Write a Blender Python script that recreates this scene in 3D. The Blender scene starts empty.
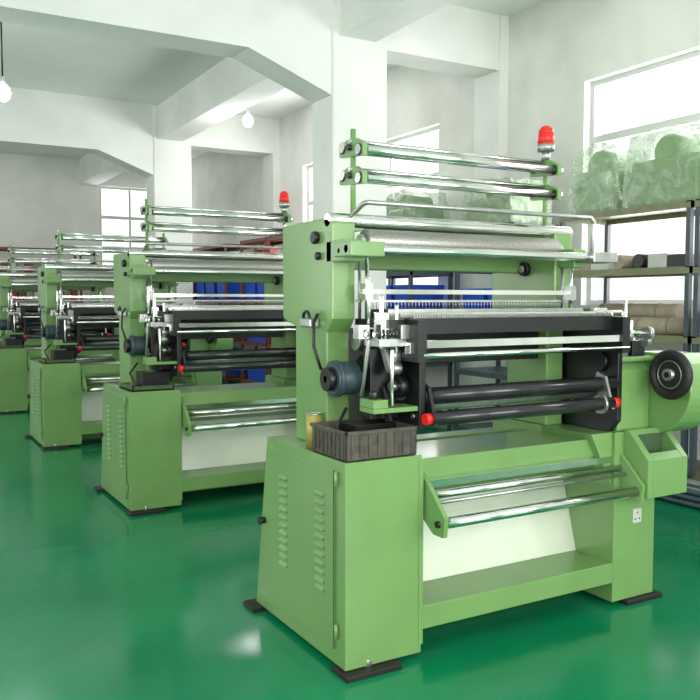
import bpy, bmesh, math, random
from mathutils import Vector, Matrix
random.seed(4)
S=bpy.context.scene
try:
    S.view_settings.view_transform='Standard'
    S.view_settings.look='None'
except Exception: pass

# ---------------------------------------------------------------- materials
def mat(name,col,rough=0.5,metal=0.0,noise=0.0,scale=6.0,bump=0.0,coat=0.0,col2=None,emit=0.0,spec=0.5):
    m=bpy.data.materials.new(name); m.use_nodes=True
    nt=m.node_tree; b=nt.nodes['Principled BSDF']
    b.inputs['Base Color'].default_value=(*col,1)
    b.inputs['Roughness'].default_value=rough
    b.inputs['Metallic'].default_value=metal
    b.inputs['Specular IOR Level'].default_value=spec
    if coat:
        b.inputs['Coat Weight'].default_value=coat
        b.inputs['Coat Roughness'].default_value=0.10
    if emit:
        b.inputs['Emission Color'].default_value=(*col,1)
        b.inputs['Emission Strength'].default_value=emit
    if noise or bump:
        tc=nt.nodes.new('ShaderNodeTexCoord')
        n=nt.nodes.new('ShaderNodeTexNoise'); n.inputs['Scale'].default_value=scale
        n.inputs['Detail'].default_value=6
        nt.links.new(tc.outputs['Object'],n.inputs['Vector'])
        if noise:
            r=nt.nodes.new('ShaderNodeValToRGB')
            c2=col2 if col2 else tuple(c*(1-noise) for c in col)
            r.color_ramp.elements[0].color=(*c2,1); r.color_ramp.elements[0].position=0.35
            r.color_ramp.elements[1].color=(*col,1); r.color_ramp.elements[1].position=0.62
            nt.links.new(n.outputs['Fac'],r.inputs['Fac'])
            nt.links.new(r.outputs['Color'],b.inputs['Base Color'])
        if bump:
            bp=nt.nodes.new('ShaderNodeBump'); bp.inputs['Strength'].default_value=bump
            bp.inputs['Distance'].default_value=0.02
            nt.links.new(n.outputs['Fac'],bp.inputs['Height'])
            nt.links.new(bp.outputs['Normal'],b.inputs['Normal'])
    return m

GREEN=mat('green_enamel',(0.175,0.330,0.108),0.34,noise=0.10,scale=3,coat=0.35)
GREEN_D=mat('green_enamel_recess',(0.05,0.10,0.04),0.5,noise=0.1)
SHEET=mat('pale_sheet_painted_glare',(0.78,0.84,0.72),0.22,metal=0.3,noise=0.08,scale=4)  # pale green sheet metal, colour whitened to paint in the window reflection
BLACK=mat('black_cast_iron',(0.006,0.007,0.008),0.36,noise=0.3,scale=20)
RUBBER=mat('black_rubber',(0.012,0.010,0.010),0.55,noise=0.3,scale=30)
CHROME=mat('chrome',(0.80,0.81,0.79),0.15,metal=1.0,noise=0.08,scale=10)
STEEL=mat('brushed_steel',(0.5,0.51,0.5),0.33,metal=0.9,noise=0.2,scale=25)
GREYROLL=mat('grey_metal_roll',(0.36,0.36,0.33),0.38,metal=0.75,noise=0.25,scale=110,bump=0.10)
DARKROLL=mat('dark_rubber_roller',(0.02,0.022,0.024),0.22,noise=0.2,scale=15)
RED=mat('red_plastic',(0.80,0.02,0.012),0.3,noise=0.1)
REDD=mat('dull_red_card',(0.34,0.06,0.04),0.7,noise=0.2)
MOTOR=mat('motor_blue_grey',(0.035,0.065,0.08),0.45,noise=0.2,scale=12)
BROWN=mat('oily_grey_brown_tray',(0.10,0.085,0.072),0.33,noise=0.5,scale=25,bump=0.1)
TIN=mat('yellow_tin',(0.44,0.36,0.10),0.4,metal=0.3,noise=0.2)
WALL=mat('white_plaster',(0.80,0.82,0.79),0.85,noise=0.10,scale=1.3,bump=0.05)
WALLR=mat('white_plaster_dirty',(0.75,0.76,0.72),0.9,noise=0.20,scale=1.0,bump=0.05)
CEIL=mat('ceiling_plaster',(0.80,0.83,0.80),0.9,noise=0.06,scale=0.8)
BLUE=mat('blue_plastic',(0.005,0.085,0.60),0.4,noise=0.15,scale=5)
RACK=mat('rack_blue_grey',(0.06,0.08,0.10),0.45,noise=0.2,scale=8)
RACKO=mat('rack_olive',(0.20,0.21,0.12),0.5,noise=0.2,scale=8)
RACKR=mat('rack_red_oxide',(0.20,0.05,0.03),0.5,noise=0.2,scale=8)
FRAME=mat('window_frame',(0.55,0.57,0.55),0.5,noise=0.05)
PAPER=mat('brown_paper',(0.36,0.31,0.23),0.8,noise=0.2,scale=9,bump=0.2)
WHITEP=mat('white_wrap',(0.55,0.58,0.53),0.5,noise=0.12,scale=9,bump=0.3)
BULB=mat('bulb_glow',(1,0.98,0.93),0.4,emit=8)

FLOOR=bpy.data.materials.new('green_epoxy_floor'); FLOOR.use_nodes=True
nt=FLOOR.node_tree; b=nt.nodes['Principled BSDF']
tc=nt.nodes.new('ShaderNodeTexCoord')
n=nt.nodes.new('ShaderNodeTexNoise'); n.inputs['Scale'].default_value=0.9; n.inputs['Detail'].default_value=8; n.inputs['Roughness'].default_value=0.6
r=nt.nodes.new('ShaderNodeValToRGB')
r.color_ramp.elements[0].position=0.3; r.color_ramp.elements[0].color=(0.002,0.165,0.066,1)
r.color_ramp.elements[1].position=0.72; r.color_ramp.elements[1].color=(0.006,0.255,0.108,1)
n2=nt.nodes.new('ShaderNodeTexNoise'); n2.inputs['Scale'].default_value=2.2; n2.inputs['Detail'].default_value=10
r2=nt.nodes.new('ShaderNodeMapRange'); r2.inputs['To Min'].default_value=0.06; r2.inputs['To Max'].default_value=0.27
bp=nt.nodes.new('ShaderNodeBump'); bp.inputs['Strength'].default_value=0.08; bp.inputs['Distance'].default_value=0.02
L=nt.links.new
L(tc.outputs['Object'],n.inputs['Vector']); L(tc.outputs['Object'],n2.inputs['Vector'])
L(n.outputs['Fac'],r.inputs['Fac']); L(r.outputs['Color'],b.inputs['Base Color'])
L(n2.outputs['Fac'],r2.inputs['Value']); L(r2.outputs['Result'],b.inputs['Roughness'])
L(n2.outputs['Fac'],bp.inputs['Height']); L(bp.outputs['Normal'],b.inputs['Normal'])

WRAP=bpy.data.materials.new('clear_plastic_film'); WRAP.use_nodes=True
nt=WRAP.node_tree; nt.nodes.clear()
o=nt.nodes.new('ShaderNodeOutputMaterial'); mx=nt.nodes.new('ShaderNodeMixShader')
tr=nt.nodes.new('ShaderNodeBsdfTransparent'); pr=nt.nodes.new('ShaderNodeBsdfPrincipled')
tr.inputs[0].default_value=(0.95,0.97,0.95,1)
pr.inputs['Base Color'].default_value=(0.50,0.60,0.48,1); pr.inputs['Roughness'].default_value=0.10
tc=nt.nodes.new('ShaderNodeTexCoord'); n=nt.nodes.new('ShaderNodeTexNoise'); n.inputs['Scale'].default_value=6; n.inputs['Distortion'].default_value=1.4; n.inputs['Detail'].default_value=3
bp=nt.nodes.new('ShaderNodeBump'); bp.inputs['Strength'].default_value=0.9; bp.inputs['Distance'].default_value=0.05
mr=nt.nodes.new('ShaderNodeMapRange'); mr.inputs['From Min'].default_value=0.35; mr.inputs['From Max'].default_value=0.65
mr.inputs['To Min'].default_value=0.22; mr.inputs['To Max'].default_value=0.55
L=nt.links.new
L(tc.outputs['Object'],n.inputs['Vector']); L(n.outputs['Fac'],bp.inputs['Height']); L(bp.outputs['Normal'],pr.inputs['Normal'])
L(n.outputs['Fac'],mr.inputs['Value']); L(mr.outputs['Result'],mx.inputs['Fac'])
L(tr.outputs[0],mx.inputs[1]); L(pr.outputs[0],mx.inputs[2]); L(mx.outputs[0],o.inputs['Surface'])

# ---------------------------------------------------------------- builder
class B:
    def __init__(s,name): s.name=name; s.bm=bmesh.new(); s.mats=[]
    def mi(s,m):
        if m not in s.mats: s.mats.append(m)
        return s.mats.index(m)
    def face(s,vs,m,smooth=False):
        try:
            f=s.bm.faces.new(vs); f.material_index=s.mi(m); f.smooth=smooth; return f
        except ValueError: return None
    def box(s,x0,x1,y0,y1,z0,z1,m):
        v=[s.bm.verts.new(p) for p in ((x0,y0,z0),(x1,y0,z0),(x1,y1,z0),(x0,y1,z0),(x0,y0,z1),(x1,y0,z1),(x1,y1,z1),(x0,y1,z1))]
        for q in ((3,2,1,0),(4,5,6,7),(0,1,5,4),(1,2,6,5),(2,3,7,6),(3,0,4,7)): s.face([v[i] for i in q],m)
    def prism(s,axis,pts,a0,a1,m,smooth=False):
        def P(a,p):
            return (a,p[0],p[1]) if axis=='x' else ((p[0],a,p[1]) if axis=='y' else (p[0],p[1],a))
        A=[s.bm.verts.new(P(a0,p)) for p in pts]; C=[s.bm.verts.new(P(a1,p)) for p in pts]
        k=len(pts)
        fs=[s.face(A,m),s.face(C[::-1],m)]
        for i in range(k): fs.append(s.face([A[i],C[i],C[(i+1)%k],A[(i+1)%k]],m,smooth))
        bmesh.ops.recalc_face_normals(s.bm,faces=[f for f in fs if f])
    def cyl(s,p0,p1,r,m,seg=20,r2=None,caps=True):
        p0=Vector(p0);p1=Vector(p1);d=(p1-p0)
        if d.length<1e-6:return
        q=d.to_track_quat('Z','Y'); r2=r if r2 is None else r2
        A=[];C=[]
        for i in range(seg):
            a=2*math.pi*i/seg; v=Vector((math.cos(a),math.sin(a),0))
            A.append(s.bm.verts.new(p0+q@(v*r))); C.append(s.bm.verts.new(p1+q@(v*r2)))
        for i in range(seg): s.face([A[i],A[(i+1)%seg],C[(i+1)%seg],C[i]],m,True)
        if caps: s.face(A[::-1],m); s.face(C,m)
    def tube(s,pts,r,m,seg=10):
        for i in range(len(pts)-1):
            s.cyl(pts[i],pts[i+1],r,m,seg)
            if i>0: s.sph(pts[i],r,m,8,6)
    def sph(s,c,r,m,u=16,v=10,sc=(1,1,1)):
        mt=Matrix.Translation(c)@Matrix.Diagonal((sc[0],sc[1],sc[2],1))
        g=bmesh.ops.create_uvsphere(s.bm,u_segments=u,v_segments=v,radius=r,matrix=mt)
        i=s.mi(m)
        for f in {f for vv in g['verts'] for f in vv.link_faces}: f.material_index=i; f.smooth=True
    def torus(s,c,ax,R,r,m,U=36,V=10):
        q=Vector(ax).to_track_quat('Z','Y'); c=Vector(c); g=[]
        for i in range(U):
            a=2*math.pi*i/U; row=[]
            for j in range(V):
                bb=2*math.pi*j/V
                row.append(s.bm.verts.new(c+q@Vector(((R+r*math.cos(bb))*math.cos(a),(R+r*math.cos(bb))*math.sin(a),r*math.sin(bb)))))
            g.append(row)
        for i in range(U):
            for j in range(V):
                s.face([g[i][j],g[(i+1)%U][j],g[(i+1)%U][(j+1)%V],g[i][(j+1)%V]],m,True)
    def done(s,parent=None,bevel=0.0,loc=None):
        me=bpy.data.meshes.new(s.name); s.bm.to_mesh(me); s.bm.free()
        for m in s.mats: me.materials.append(m)
        ob=bpy.data.objects.new(s.name,me); S.collection.objects.link(ob)
        if parent: ob.parent=parent
        if loc: ob.location=loc
        if bevel:
            md=ob.modifiers.new('bevel','BEVEL'); md.width=bevel; md.segments=2; md.limit_method='ANGLE'; md.angle_limit=math.radians(50)
        return ob
def empty(name,loc=(0,0,0)):
    e=bpy.data.objects.new(name,None); S.collection.objects.link(e); e.location=loc; e.empty_display_size=0.2; return e

# ---------------------------------------------------------------- room
WX,CZ,LX,FY,BY=6.2,4.65,-4.5,-3.0,19.2
k=B('floor'); k.box(LX-0.25,WX+0.25,FY-0.25,BY+0.25,-0.1,0,FLOOR); k.done()
k=B('ceiling'); k.box(LX-0.25,WX+0.25,FY-0.25,BY+0.25,CZ,CZ+0.15,CEIL); k.done()
def wallX(name,x0,x1,y0,y1,ops,m):
    k=B(name); c=y0
    for (a,b_,za,zb) in sorted(ops):
        k.box(x0,x1,c,a,0,CZ,m); k.box(x0,x1,a,b_,0,za,m); k.box(x0,x1,a,b_,zb,CZ,m); c=b_
    k.box(x0,x1,c,y1,0,CZ,m); return k.done()
def wallY(name,y0,y1,x0,x1,ops,m):
    k=B(name); c=x0
    for (a,b_,za,zb) in sorted(ops):
        k.box(c,a,y0,y1,0,CZ,m); k.box(a,b_,y0,y1,0,za,m); k.box(a,b_,y0,y1,zb,CZ,m); c=b_
    k.box(c,x1,y0,y1,0,CZ,m); return k.done()
opsR=[(2.0,6.05,1.45,3.68),(8.5,12.3,1.45,3.72)]
opsL=[(-1,3.5,1.2,3.7),(5,9.5,1.2,3.7),(11,15.5,1.2,3.7)]
opsB=[(4.5,5.9,2.0,4.1)]
opsF=[(-3,0.5,1.0,3.6),(1.5,5.2,1.0,3.6)]
wallX('wall_right',WX,WX+0.25,FY,BY,opsR,WALLR)
wallX('wall_left',LX-0.25,LX,FY,BY,opsL,WALL)
wallY('wall_back',BY,BY+0.25,LX-0.25,WX+0.25,opsB,WALL)
wallY('wall_front',FY-0.25,FY,LX-0.25,WX+0.25,opsF,WALL)
wn=[0]
def window(axis,c,a,b_,za,zb,nv,tz):
    wn[0]+=1
    k=B('window_%d'%wn[0]); t=0.05
    def bx(u0,u1,z0,z1,d=0.03):
        if axis=='x': k.box(c-d,c+d,u0,u1,z0,z1,FRAME)
        else: k.box(u0,u1,c-d,c+d,z0,z1,FRAME)
    bx(a,b_,za,za+t); bx(a,b_,zb-t,zb); bx(a,a+t,za+t,zb-t); bx(b_-t,b_,za+t,zb-t)
    if tz: bx(a+t,b_-t,tz-0.035,tz+0.035)
    for i in range(1,nv):
        u=a+(b_-a)*i/nv; bx(u-0.025,u+0.025,za+t,zb-t,0.022)
    k.done()
def arealight(name,loc,rot,sx,sy,p,col=(1,1,1)):
    l=bpy.data.lights.new(name,'AREA'); l.shape='RECTANGLE'; l.size=sx; l.size_y=sy; l.energy=p; l.color=col
    o=bpy.data.objects.new(name,l); S.collection.objects.link(o); o.location=loc; o.rotation_euler=rot
for o in opsR:
    window('x',WX+0.12,*o,3,3.1)
    arealight('daylight_window',(WX+0.35,(o[0]+o[1])/2,(o[2]+o[3])/2),(0,math.radians(90),0),o[3]-o[2],o[1]-o[0],200,(1,1,0.98))
for o in opsL:
    window('x',LX-0.12,*o,4,3.1)
    arealight('daylight_window',(LX-0.35,(o[0]+o[1])/2,(o[2]+o[3])/2),(0,math.radians(-90),0),o[3]-o[2],o[1]-o[0],100,(1,0.99,0.96))
for o in opsB:
    window('y',BY+0.12,*o,2,3.4)
    arealight('daylight_window',((o[0]+o[1])/2,BY+0.35,(o[2]+o[3])/2),(math.radians(-90),0,0),o[1]-o[0],o[3]-o[2],50,(1,0.99,0.97))
for o in opsF:
    window('y',FY-0.12,*o,4,3.0)
    arealight('daylight_window',((o[0]+o[1])/2,FY-0.35,(o[2]+o[3])/2),(math.radians(90),0,0),o[1]-o[0],o[3]-o[2],290,(1,0.985,0.96))

# pillars and beams
for i,y in enumerate((7.2,13.2)):
    k=B('pillar'); k.box(3.96,4.6,y,y+0.45,0,CZ,WALL); k.done(bevel=0.02)
    k=B('trim_%d'%(i+1))   # cross beam with haunches
    zb=3.85
    k.prism('y',[(LX,CZ),(LX,zb),(3.08,zb),(3.96,zb-0.33),(3.96,CZ)],y+0.02,y+0.42,WALL)
    k.prism('y',[(4.6,CZ),(4.6,4.05),(WX,4.05),(WX,CZ)],y+0.02,y+0.42,WALL)
    k.box(WX-0.12,WX,y,y+0.45,0,CZ,WALL)
    k.done()
k=B('trim_3')
for (a,b_) in ((FY,7.2),(7.65,13.2),(13.65,BY)):
    k.prism('x',[(a,CZ),(a,4.1),(b_,4.1),(b_,CZ)],4.05,4.45,WALL)
k.done()
# ---------------------------------------------------------------- hanging bulbs
def bulb(x,y,z,p=30):
    e=empty('pendant_bulb',(x,y,z))
    k=B('cord'); k.cyl((0,0,0.14),(0,0,CZ-z),0.008,BLACK,8); k.cyl((0,0,CZ-z-0.04),(0,0,CZ-z),0.05,WHITEP,14); k.done(e)
    k=B('socket'); k.cyl((0,0,0.06),(0,0,0.16),0.03,WHITEP,14,0.02); k.done(e)
    k=B('glass'); k.sph((0,0,0),0.075,BULB,16,12,(1,1,1.2)); k.done(e)
    l=bpy.data.lights.new('bulb_light','POINT'); l.energy=p; l.shadow_soft_size=0.09
    o=bpy.data.objects.new('bulb_light',l); S.collection.objects.link(o); o.parent=e; o.location=(0,0,-0.2)
for p in ((1.17,9.0,3.58),(4.67,11.0,4.05),(-2.2,12,3.6),(0.8,16,3.7)): bulb(*p)

# ---------------------------------------------------------------- machine (local coords)
def build_machine(lamp):
    parts=[]
    def add(k,bv=0.0): parts.append((k,bv))
    XR=1.50
    # left cabinet
    k=B('cabinet')
    tp=[(0,.025),(.88,.025),(.74,.86),(0,.86)]
    k.prism('x',tp,0,.365,GREEN)
    k.prism('x',[(.08,.09),(.83,.09),(.715,.82),(.08,.82)],-.007,0,GREEN)
    k.box(.350,.372,-.004,.0,.06,.84,GREEN)
    add(k,0.006)
    k=B('louvers')
    for yc,w in ((.55,.075),(.20,.075)):
        for i in range(12):
            z=.30+i*.036
            k.prism('y',[(-.007,z),(-.007,z+.016),(-.018,z+.003)],yc-w/2,yc+w/2,GREEN)
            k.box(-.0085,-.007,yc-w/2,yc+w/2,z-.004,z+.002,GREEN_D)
    add(k)
    k=B('door_fittings')
    k.cyl((-.007,.76,.46),(-.03,.76,.46),.016,BLACK,14); k.cyl((-.03,.76,.46),(-.035,.76,.46),.02,BLACK,14)
    for z in (.14,.76): k.cyl((-.012,.055,z),(-.012,.055,z+.06),.008,GREEN,8)
    for (a,b_,c,d_) in ((.078,.083,.09,.82),):
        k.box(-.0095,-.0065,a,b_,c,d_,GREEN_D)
    add(k)
    k=B('feet')
    for (x0,x1,y0,y1) in ((-.02,.24,-.05,.08),(-.05,.16,.80,.93),(1.58,1.83,-.03,.08),(1.5,1.76,.8,.93)):
        k.box(x0,x1,y0,y1,0,.022,RUBBER); k.cyl(((x0+x1)/2,(y0+y1)/2,.02),((x0+x1)/2,(y0+y1)/2,.05),.02,STEEL,10)
    add(k,0.003)
    # right leg
    k=B('right_pedestal')
    k.prism('x',tp,XR,1.79,GREEN)
    k.box(1.36,XR,.36,.74,.04,.86,GREEN)
    k.prism('y',[(1.36,.86),(XR,.86),(XR,.60)],.02,.36,GREEN)
    k.box(1.63,1.69,-.006,0,.40,.47,WHITEP); 
    for dx,dz in ((.015,.02),(.045,.02),(.03,.05)): k.cyl((1.63+dx,-.008,.40+dz),(1.63+dx,-.006,.40+dz),.005,BLACK,8)
    add(k,0.006)
    # apron
    k=B('front_apron')
    k.box(.365,XR,0,.30,.12,.22,GREEN)
    k.prism('x',[(.24,.22),(.27,.22),(.38,.62),(.35,.62)],.365,XR,SHEET)
    k.prism('x',[(.06,.83),(.42,.83),(.42,.60),(.30,.58),(.12,.66),(.06,.72)],.365,XR,GREEN)
    k.box(.365,XR,.30,.80,.04,.10,GREEN)
    k.box(.365,XR,.62,.74,.30,.80,GREEN)
    add(k,0.004)
    # take-off rollers
    k=B('take_off_rollers')
    for x in (.38,1.535):
        k.prism('x',[(.06,.80),(.06,.62),(-.06,.54),(-.13,.54),(-.14,.62),(-.02,.74)],x,x+.02,GREEN)
        k.cyl((x-.012,-.1,.59),(x+.032,-.1,.59),.014,BLACK,12)
    k.cyl((.40,-.1,.59),(1.535,-.1,.59),.023,CHROME,20)
    k.cyl((.40,-.0,.685),(1.535,-.0,.685),.018,CHROME,20)
    k.cyl((.40,-.035,.66),(1.535,-.035,.66),.008,STEEL,12)
    k.box(.40,1.535,.01,.05,.715,.745,CHROME)
    add(k)
    # black side plates
    k=B('side_plates')
    k.prism('x',[(-.01,1.37),(.62,1.37),(.62,.86),(.30,.86),(.18,.93),(-.01,.97)],.345,.375,BLACK)
    k.prism('x',[(-.01,1.38),(.45,1.38),(.45,.86),(.04,.86),(-.01,.92)],1.50,1.53,BLACK)
    k.box(.36,1.52,.40,.52,1.20,1.36,BLACK)
    k.cyl((.345,.12,1.12),(.33,.12,1.12),.045,STEEL,20); k.cyl((.345,.42,1.2),(.32,.42,1.2),.05,BLACK,20)
    k.cyl((1.50,.10,1.2),(1.48,.10,1.2),.05,BLACK,20)
    for (y,z) in ((.03,1.3),(.03,1.02),(.28,1.0),(.28,1.3)):
        k.cyl((.345,y,z),(.335,y,z),.012,STEEL,10); k.cyl((1.50,y,z),(1.49,y,z),.012,STEEL,10)
    add(k,0.004)
    # draw rollers
    k=B('draw_rollers')
    k.cyl((.375,.02,1.10),(1.50,.02,1.10),.036,DARKROLL,28)
    k.cyl((.375,-.045,1.015),(1.42,-.045,1.015),.030,DARKROLL,28)
    k.cyl((.375,.10,1.06),(1.50,.10,1.06),.034,STEEL,24)
    k.cyl((.345,-.045,1.015),(.375,-.045,1.015),.024,RED,18); k.cyl((1.42,-.045,1.015),(1.46,-.045,1.015),.024,RED,18)
    k.cyl((1.34,-.045,1.015),(1.355,-.045,1.015),.045,STEEL,24)
    k.prism('x',[(-.07,.99),(-.02,.99),(.05,1.10),(.03,1.16),(-.02,1.14)],1.40,1.415,STEEL)
    k.prism('x',[(-.07,.99),(-.02,.99),(.05,1.10),(.03,1.16),(-.02,1.14)],.38,.395,BLACK)
    add(k)
    # needle bed
    k=B('needle_bed')
    k.box(.22,1.47,.03,.30,1.385,1.42,BLACK)
    k.box(.30,1.47,.0,.04,1.36,1.425,BLACK)
    k.box(.30,1.47,.30,.34,1.38,1.46,BLACK)
    k.box(.33,1.50,-.05,-.02,1.305,1.335,CHROME)
    k.cyl((.33,-.05,1.275),(1.52,-.05,1.275),.012,CHROME,16)
    k.box(.32,1.46,.10,.13,1.42,1.445,CHROME); k.box(.32,1.46,.19,.21,1.42,1.46,STEEL)
    for i in range(90):
        x=.32+i*.0127
        k.box(x,x+.005,-.005,.02,1.425,1.437,STEEL)
    k.box(.30,.345,-.06,.06,1.25,1.42,BLACK); k.box(1.47,1.52,-.06,.06,1.25,1.42,BLACK)
    add(k)
    # side castings
    k=B('side_castings')
    for x0,x1 in ((.10,.215),(1.37,1.485)):
        k.prism('x',[(.29,1.83),(.33,1.85),(.775,1.85),(.775,1.42),(.74,1.40),(.64,1.38),(.64,.86),(.34,.86),(.34,1.36),(.29,1.42)],x0,x1,GREEN)
    k.cyl((.10,.42,1.77),(.075,.42,1.77),.028,BLACK,18)
    k.cyl((.10,.40,1.69),(.08,.40,1.69),.018,BLACK,14)
    k.cyl((1.37,.50,1.66),(1.345,.50,1.66),.038,BLACK,20); k.cyl((1.345,.50,1.66),(1.33,.50,1.66),.02,STEEL,14)
    k.box(.215,1.37,.52,.60,1.64,1.76,GREEN)
    k.box(.05,.10,.40,.50,1.38,1.42,STEEL)
    add(k,0.012)
    # upper roll and rails
    k=B('upper_roll_and_rails')
    k.cyl((.24,.26,1.75),(1.33,.26,1.75),.052,GREYROLL,32)
    k.cyl((.215,.26,1.75),(.24,.26,1.75),.03,STEEL,20); k.cyl((1.33,.26,1.75),(1.37,.26,1.75),.03,STEEL,20)
    k.cyl((.10,.33,1.84),(1.50,.33,1.84),.032,CHROME,24)
    k.cyl((.06,.10,1.705),(1.56,.10,1.705),.020,CHROME,18); k.cyl((.06,.16,1.70),(1.52,.16,1.70),.014,CHROME,18)
    k.box(.06,.22,.06,.20,1.675,1.735,GREEN); k.box(.10,.20,.18,.34,1.66,1.75,GREEN)
    k.box(1.40,1.56,.06,.20,1.68,1.73,STEEL); k.box(1.39,1.47,.18,.34,1.66,1.75,GREEN)
    k.tube([(.20,.32,1.85),(.20,.20,1.90),(.21,.18,1.905),(1.50,.18,1.905),(1.52,.18,1.88),(1.53,.20,1.72)],.011,STEEL,10)
    add(k,0.004)
    # upper frame
    k=B('upper_frame')
    for x in (.245,1.365):
        k.cyl((x,.36,1.80),(x,.36,2.24),.012,GREEN,12)
        k.box(x-.03,x+.03,.32,.40,1.80,1.86,GREEN)
        for z in (2.16,2.04):
            k.prism('x',[(.26,z-.045),(.46,z-.03),(.46,z+.02),(.39,z+.038),(.33,z+.038),(.26,z+.005)],x-.012,x+.012,GREEN)
            k.cyl((x-.03,.36,z),(x+.03,.36,z),.014,BLACK,10)
            for yy,zz in ((.29,z-.018),(.43,z+.006)):
                k.cyl((x-.018,yy,zz),(x+.018,yy,zz),.025,BLACK,16)
    for z in (2.16,2.04):
        k.cyl((.225,.29,z-.018),(1.395,.29,z-.018),.022,CHROME,20); k.cyl((.225,.43,z+.010),(1.395,.43,z+.010),.024,CHROME,20)
        k.cyl((.225,.36,z+.026),(1.395,.36,z+.026),.010,CHROME,14)
    add(k)
    # thread guides
    k=B('thread_guides')
    k.box(.20,1.42,.20,.225,1.525,1.545,CHROME)
    k.box(.20,1.42,.24,.26,1.49,1.50,STEEL)
    for x in (.225,1.40):
        k.cyl((x,.21,1.42),(x,.21,1.70),.009,CHROME,10); k.cyl((x,.27,1.42),(x,.27,1.66),.007,STEEL,10)
        k.box(x-.018,x+.018,.19,.24,1.50,1.57,STEEL)
    for i in range(60):
        x=.28+i*.0185
        k.cyl((x,.25,1.46),(x,.25,1.50),.0025,STEEL,4)
    add(k)
    # left drive mechanism
    k=B('left_mechanism')
    k.cyl((.18,.24,1.17),(.07,.24,1.17),.07,MOTOR,26); k.cyl((.07,.24,1.17),(.04,.24,1.17),.05,BLACK,24)
    k.cyl((.08,.24,1.17),(.10,.24,1.17),.078,MOTOR,26)
    k.box(.14,.345,.16,.32,.86,.98,BLACK)
    k.cyl((.345,.24,1.17),(.04,.24,1.17),.018,STEEL,12)
    k.cyl((.26,.10,1.27),(.30,.10,1.27),.045,STEEL,20)
    k.box(.17,.33,.02,.14,1.31,1.345,STEEL); k.box(.19,.23,.04,.10,1.34,1.45,CHROME); k.box(.26,.31,.00,.08,1.34,1.40,STEEL)
    k.cyl((.16,.05,1.36),(.34,.05,1.36),.012,CHROME,12); k.cyl((.21,.07,1.30),(.21,.07,1.52),.010,CHROME,10)
    k.cyl((.27,.05,1.28),(.27,.05,1.48),.008,CHROME,10); k.cyl((.18,.12,1.40),(.18,.12,1.60),.008,CHROME,10)
    k.box(.13,.345,.0,.11,1.045,1.065,GREEN); k.box(.13,.20,.0,.11,1.065,1.10,GREEN); k.cyl((.16,.05,1.10),(.16,.05,1.13),.02,BLACK,12)
    k.box(.20,.345,.14,.20,1.00,1.30,BLACK)
    k.cyl((.30,.30,1.02),(.33,.30,1.02),.07,BLACK,28); k.cyl((.27,.30,1.02),(.30,.30,1.02),.03,STEEL,18)
    k.cyl((.30,.10,1.14),(.335,.10,1.14),.05,BLACK,24); k.cyl((.27,.10,1.14),(.30,.10,1.14),.02,STEEL,14)
    k.cyl((.25,.06,1.22),(.29,.06,1.22),.028,STEEL,16); k.cyl((.22,.30,1.32),(.30,.30,1.32),.04,STEEL,18)
    k.prism('x',[(.04,1.20),(.08,1.20),(.14,1.31),(.10,1.32)],.24,.255,STEEL)
    k.prism('x',[(.06,1.0),(.10,.99),(.16,1.12),(.12,1.14)],.25,.262,BLACK)
    k.cyl((.23,.02,1.07),(.23,.02,1.30),.008,CHROME,8); k.cyl((.17,.16,1.10),(.17,.10,1.34),.009,STEEL,8)
    k.box(.11,.16,.08,.13,1.34,1.40,CHROME); k.box(.29,.34,-.02,.02,1.28,1.33,CHROME)
    for i in range(4): k.cyl((.17+i*.04,.02,1.345),(.17+i*.04,.02,1.38),.008,BLACK,8)
    k.tube([(.08,.35,1.20),(.05,.36,1.30),(.06,.38,1.40),(.09,.40,1.44)],.007,BLACK,8)
    k.tube([(.12,.2,1.05),(.05,.16,.98),(.08,.12,.90),(.12,.1,.86)],.007,BLACK,8)
    k.torus((.06,.45,1.42),(1,0,0),.03,.008,BLACK,20,6)
    add(k,0.003)
    # right drive housing and handwheel
    k=B('drive_housing')
    arc=[(.0+.22*math.cos(a),1.06+.22*math.sin(a)) for a in [math.radians(125+i*9) for i in range(17)]]
    k.prism('x',arc+[(.60,.86),(.60,1.20),(.1,1.24)],1.76,1.95,GREEN)
    k.prism('x',[(.02,.86),(.60,.86),(.60,1.20),(.06,1.20),(.02,1.16)],1.535,1.76,GREEN)
    k.prism('x',[(.0,1.20),(.35,1.20),(.35,1.225),(.0,1.225)],1.53,1.78,GREEN)
    add(k,0.008)
    k=B('handwheel')
    wc=(1.70,-.15,1.145)
    k.torus(wc,(1,0,0),.098,.023,RUBBER,40,12)
    k.cyl((1.695,wc[1],wc[2]),(1.715,wc[1],wc[2]),.09,RUBBER,36)
    k.torus((1.692,wc[1],wc[2]),(1,0,0),.066,.003,STEEL,36,8)
    k.cyl((1.672,wc[1],wc[2]),(1.76,wc[1],wc[2]),.028,STEEL,20); k.cyl((1.668,wc[1],wc[2]),(1.672,wc[1],wc[2]),.014,BLACK,16)
    add(k)
    k=B('right_linkage')
    for (a,b_,r) in (((1.50,.04,1.40),(1.74,.02,1.30),.010),((1.50,.0,1.34),(1.70,-.04,1.34),.009),((1.56,.10,1.22),(1.56,.10,1.44),.012),((1.66,.06,1.22),(1.66,.06,1.40),.010),((1.48,.12,1.44),(1.66,.12,1.44),.009),((1.60,.04,1.23),(1.60,.04,1.50),.007),((1.66,.12,1.44),(1.72,.06,1.24),.008)):
        k.cyl(a,b_,r,CHROME,12)
    for c in ((1.55,-.0,1.33),(1.66,-.03,1.34),(1.70,.02,1.30)): k.cyl((c[0]-.012,c[1]-.015,c[2]),(c[0]+.012,c[1]-.015,c[2]),.032,STEEL,18)
    k.box(1.54,1.60,.02,.12,1.22,1.31,STEEL); k.box(1.63,1.72,.02,.14,1.22,1.30,BLACK); k.box(1.50,1.58,.14,.22,1.38,1.46,CHROME)
    add(k,0.002)
    # control pocket
    k=B('control_pocket')
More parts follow.
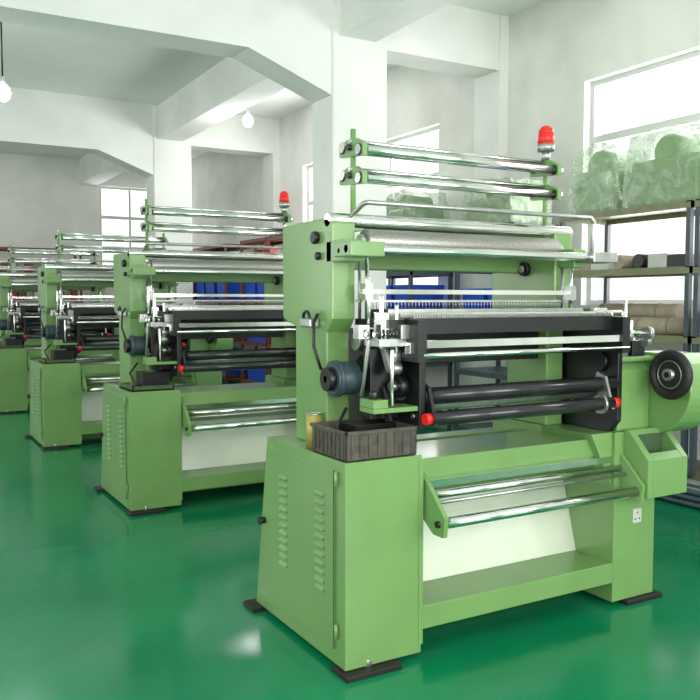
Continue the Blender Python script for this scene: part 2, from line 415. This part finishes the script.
    pr=[(0,.87),(-.03,.87),(-.15,.74),(-.15,.56),(.0,.56)]
    k.prism('x',pr,1.56,1.60,GREEN); k.prism('x',pr,1.80,1.84,GREEN)
    k.prism('x',[(0,.87),(-.03,.87),(-.05,.848),(0,.848)],1.60,1.80,GREEN)
    k.prism('x',[(-.12,.772),(-.15,.74),(-.15,.56),(0,.56),(0,.58),(-.13,.58)],1.60,1.80,GREEN)
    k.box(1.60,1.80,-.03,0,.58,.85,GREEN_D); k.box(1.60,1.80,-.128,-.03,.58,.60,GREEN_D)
    k.box(1.64,1.66,-.04,-.03,.72,.74,RED)
    add(k,0.003)
    if lamp:
        k=B('warning_lamp')
        x=1.365
        k.cyl((x,.36,2.20),(x,.36,2.245),.022,STEEL,16)
        k.cyl((x,.36,2.245),(x,.36,2.28),.042,STEEL,20)
        k.cyl((x,.36,2.28),(x,.36,2.335),.042,RED,20,.038); k.sph((x,.36,2.335),.038,RED,18,10)
        add(k)
    return parts
# build once, then share meshes between machines
ys=(2.76,5.66,8.6,11.6,14.6)
xs=(1.572,1.50,1.42,1.35,1.28)
base=[]
for k,bv in build_machine(True): base.append((k.done(None,bv),bv))
for i,y in enumerate(ys):
    e=empty('knitting_machine',(xs[i],y,0))
    for ob,bv in base:
        if i>=2 and ob.name.startswith('warning_lamp'): continue
        if i==0: ob.parent=e
        else:
            c=ob.copy(); S.collection.objects.link(c); c.parent=e

# ---------------------------------------------------------------- things on cabinets
def oil_tray(x,y,z,w=.30,d=.27,h=.10):
    k=B('parts_tray')
    k.box(x,x+w,y,y+d,z,z+.006,BROWN)
    t=.006
    k.box(x,x+w,y,y+t,z,z+h,BROWN);k.box(x,x+w,y+d-t,y+d,z,z+h,BROWN);k.box(x,x+t,y,y+d,z,z+h,BROWN);k.box(x+w-t,x+w,y,y+d,z,z+h,BROWN)
    for (a,b_,c,d_) in ((x-.008,x+w+.008,y-.008,y+.004),(x-.008,x+w+.008,y+d-.004,y+d+.008),(x-.008,x+.004,y-.008,y+d+.008),(x+w-.004,x+w+.008,y-.008,y+d+.008)):
        k.box(a,b_,c,d_,z+h-.015,z+h,BROWN)
    for i in range(8): 
        k.box(x+.02+i*(w-.05)/7,x+.03+i*(w-.05)/7,y-.005,y,z+.01,z+h-.02,BROWN)
        k.box(x-.005,x,y+.02+i*(d-.05)/7,y+.03+i*(d-.05)/7,z+.01,z+h-.02,BROWN)
    for i in range(10):
        px=x+.04+random.random()*(w-.1); py=y+.04+random.random()*(d-.1)
        k.cyl((px,py,z+.02),(px+.03,py+.02,z+.05),.012,STEEL,10)
    k.done(bevel=.002)
oil_tray(xs[0]+.012,ys[0]+.012,.862,w=.335,d=.29,h=.12)
k=B('yellow_tin'); tx=xs[0]+.055; k.cyl((tx,ys[0]+.37,.862),(tx,ys[0]+.37,1.01),.034,TIN,20); k.torus((tx,ys[0]+.37,1.01),(0,0,1),.032,.004,STEEL,20,6); k.done()
def flat_tray(x,y):
    k=B('tool_tray'); z=.862
    k.box(x,x+.30,y,y+.34,z,z+.008,GREEN_D); k.box(x,x+.30,y,y+.008,z,z+.035,GREEN_D); k.box(x,x+.008,y,y+.34,z,z+.035,GREEN_D); k.box(x+.292,x+.3,y,y+.34,z,z+.035,GREEN_D); k.box(x,x+.3,y+.332,y+.34,z,z+.035,GREEN_D)
    for i in range(7):
        px=x+.04+random.random()*.15; py=y+.04+random.random()*.24
        k.cyl((px,py,z+.018),(px+.08,py+.01,z+.018),.009,random.choice((STEEL,RED,BLACK)),8)
    k.done()
for i in (1,2,3): flat_tray(xs[i]+.03,ys[i]+.02)

# ---------------------------------------------------------------- racks
def rack(y0,y1,levels,m,ms,x0=5.4,x1=6.02,top=2.26):
    k=B('storage_rack')
    for x in (x0,x1-.04):
        for y in (y0,y1-.04): k.box(x,x+.04,y,y+.04,0,top,m)
    for z in levels:
        k.box(x0,x1,y0,y1,z-.01,z,ms)
        for x in (x0-.004,x1-.03): k.box(x,x+.034,y0,y1,z-.055,z-.01,ms)
        for y in (y0,y1-.03): k.box(x0,x1,y,y+.03,z-.055,z-.01,ms)
    k.done()
lev=(.14,.68,1.22,1.76,2.26)
lev2=(.14,.76,1.38,1.84,2.26)
lev3=(.14,.80,1.50,2.02,2.50)
rack(2.75,4.12,lev,RACK,RACKO)
rack(4.16,5.55,lev,RACK,RACKO)
rack(6.2,7.1,lev2,RACK,RACK)
rack(7.95,9.25,lev2,RACK,RACK); rack(9.29,10.6,lev2,RACK,RACK)
rack(10.64,12.0,lev3,RACKR,RACKR,top=2.5); rack(12.04,13.1,lev3,RACKR,RACKR,top=2.5)
rack(13.8,15.6,lev3,RACKR,RACKR,top=2.5); rack(15.64,17.6,lev3,RACKR,RACKR,top=2.5)
rack(18.4,19.0,(.14,.80,1.50,2.02,2.6),RACKR,RACKR,x0=1.6,x1=3.9,top=2.6)
k=B('cone_packages')
for z in (1.50,2.02):
    for i in range(14):
        h=.16+.2*random.random(); k.box(1.68+i*.155,1.81+i*.155,18.5,18.9,z,z+h,random.choice((REDD,RACKR,PAPER,WHITEP)))
k.done(bevel=.004)

def bin_(x0,x1,y0,y1,z,h):
    k=B('storage_bin'); t=.012; tp=.02
    k.box(x0+tp,x1-tp,y0+tp,y1-tp,z,z+t,BLUE)
    for s_ in range(4):
        bo=[(x0+tp,y0+tp),(x1-tp,y0+tp),(x1-tp,y1-tp),(x0+tp,y1-tp)]; to=[(x0,y0),(x1,y0),(x1,y1),(x0,y1)]
        bi=[(x0+tp+t,y0+tp+t),(x1-tp-t,y0+tp+t),(x1-tp-t,y1-tp-t),(x0+tp+t,y1-tp-t)]; ti=[(x0+t,y0+t),(x1-t,y0+t),(x1-t,y1-t),(x0+t,y1-t)]
        j=(s_+1)%4
        v=[k.bm.verts.new(p) for p in ((*bo[s_],z),(*bo[j],z),(*to[j],z+h),(*to[s_],z+h),(*bi[s_],z),(*bi[j],z),(*ti[j],z+h),(*ti[s_],z+h))]
        k.face([v[0],v[1],v[2],v[3]],BLUE);k.face([v[4],v[7],v[6],v[5]],BLUE);k.face([v[3],v[2],v[6],v[7]],BLUE)
    k.box(x0-.01,x0,y0-.01,y1+.01,z+h-.03,z+h,BLUE)
    k.done()
for y in (6.26,6.68): bin_(5.45,5.95,y,y+.36,1.38,.24)
for y in (8.02,8.45,8.86): bin_(5.45,5.95,y,y+.36,1.38,.30)
for y in (9.36,9.95): bin_(5.45,5.95,y,y+.54,1.38,.30)
for y in (10.72,11.14,11.58): bin_(5.45,5.95,y,y+.36,1.50,.36)
for y in (12.1,12.6): bin_(5.45,5.95,y,y+.42,1.50,.36)
for y in (10.72,11.35): bin_(5.45,5.95,y,y+.58,.80,.42)
bin_(5.45,5.95,10.72,11.9,.14,.45)
bin_(5.45,5.95,12.1,12.98,.14,.45); bin_(5.45,5.95,12.1,12.98,.80,.42)
bin_(5.45,5.95,13.88,15.0,.14,.45)
for y in (13.9,14.5,15.05): bin_(5.45,5.95,y,y+.46,1.50,.36)
for y in (15.8,16.4,17.0): bin_(5.45,5.95,y,y+.46,1.50,.36)
def clutter(name,y0,y1,z,hmax,mats,n=7,cylp=.25):
    k=B(name); y=y0
    for i in range(n):
        w=(y1-y0)/n*.92; h=hmax*(.5+.5*random.random()); m=random.choice(mats)
        if random.random()>cylp: k.box(5.46+.05*random.random(),5.94,y,y+w,z,z+h,m)
        else:
            r_=min(w/2,hmax/2,.06); k.cyl((5.46,y+r_,z+r_),(5.94,y+r_,z+r_),r_,m,16)
        y+=(y1-y0)/n
    k.done(bevel=.004)
clutter('cone_packages',10.72,11.9,2.02,.32,(REDD,PAPER,WHITEP,RED),9)
clutter('cone_packages',12.15,13.0,2.02,.32,(REDD,PAPER,RED),7)
clutter('cone_packages',13.9,15.5,2.02,.32,(REDD,PAPER,RACKR),11)
clutter('cone_packages',15.75,17.5,2.02,.32,(REDD,PAPER,RACKR),11)
clutter('machine_spares',4.24,5.46,1.76,.16,(PAPER,WHITEP,BLACK,RACKO),6)
clutter('machine_spares',2.85,4.05,1.22,.24,(WHITEP,PAPER,MOTOR),6)
clutter('machine_spares',4.24,5.46,.68,.34,(BLACK,PAPER,MOTOR,STEEL),7)
clutter('machine_spares',2.85,4.05,.68,.34,(WHITEP,STEEL,MOTOR),6)
clutter('machine_spares',8.05,9.2,1.84,.22,(BLACK,PAPER,MOTOR,GREEN),6)
clutter('machine_spares',9.4,10.5,1.84,.22,(BLACK,PAPER,MOTOR,GREEN),6)
clutter('machine_spares',8.05,9.2,.76,.35,(BLACK,PAPER,MOTOR,GREEN),5)
# wrapped roll parcels lying along the shelves
for (y0,y1,z) in ((4.22,5.4,1.22),(2.85,4.0,1.76)):
    k=B('wrapped_parcel')
    for i,(x,r_) in enumerate(((5.54,.07),(5.74,.075),(5.64,.065))):
        zz=z+r_ if i<2 else z+.07*2+.045
        k.cyl((x,y0+.1*i,zz),(x,y1-.08*i,zz),r_,PAPER if i!=1 else WHITEP,18)
        for t in (.2,.5,.8): k.torus((x,y0+.1*i+(y1-y0-.2)*t,zz),(0,1,0),r_,.006,RACKO,18,6)
    k.done()
k=B('steel_pipe_bundle')
for i in range(7):
    for j in range(3): 
        k.cyl((5.05+i*.045,3.0,.03+j*.045),(5.05+i*.045,5.4,.03+j*.045),.021,random.choice((STEEL,MOTOR,MOTOR)),10)
k.done()
# wrapped machine heads
def wrapped(y0,y1,z,h,x0=5.44,x1=5.98):
    e=empty('wrapped_machine_head',(0,0,0)); 
    k=B('machine_head')
    k.box(x0+.04,x1-.04,y0+.04,y1-.04,z+.005,z+h*.62,GREEN)
    ym=(y0+y1)/2
    k.cyl((x0+.08,ym,z+h*.70),(x1-.08,ym,z+h*.70),min(h*.22,(y1-y0)*.3),GREEN,20)
    k.done(e,bevel=.03)
    me=bpy.data.meshes.new('film'); bm=bmesh.new()
    bmesh.ops.create_cube(bm,size=1); bmesh.ops.subdivide_edges(bm,edges=bm.edges[:],cuts=6,use_grid_fill=True)
    for v in bm.verts:
        u=v.co.copy(); tp=1-.24*max(0,u.z)
        j=Vector((random.uniform(-1,1),random.uniform(-1,1),random.uniform(-1,1)))*.014
        zz=z+.004+(u.z+.5)*h
        zz-= (abs(u.y)*.14*h if u.z>.3 else 0)
        v.co=Vector(((x0+x1)/2+u.x*(x1-x0)*tp,ym+u.y*(y1-y0)*tp,zz))+(j if u.z>-.45 else Vector((0,0,0)))
    bm.to_mesh(me); bm.free(); me.materials.append(WRAP)
    o=bpy.data.objects.new('film',me); S.collection.objects.link(o); o.parent=e
wrapped(4.95,5.48,2.26,.60); wrapped(4.12,4.86,2.26,.62); wrapped(3.2,4.0,2.26,.6)
wrapped(7.98,8.6,2.26,.55); wrapped(8.66,9.22,2.26,.60); wrapped(9.32,9.95,2.26,.68); wrapped(10.0,10.55,2.26,.6)
wrapped(6.25,7.05,2.26,.48)

# ---------------------------------------------------------------- world, camera
w=bpy.data.worlds.new('overcast_sky'); S.world=w; w.use_nodes=True
w.node_tree.nodes['Background'].inputs[0].default_value=(1,1,0.99,1); w.node_tree.nodes['Background'].inputs[1].default_value=1.2
cam=bpy.data.cameras.new('camera'); cam.sensor_width=36; cam.lens=820/700*36; cam.clip_start=0.05; cam.clip_end=200
co=bpy.data.objects.new('camera',cam); S.collection.objects.link(co); co.location=(0,0,1.5)
co.rotation_euler=(math.radians(90-3.49),0,math.radians(-30)); S.camera=co
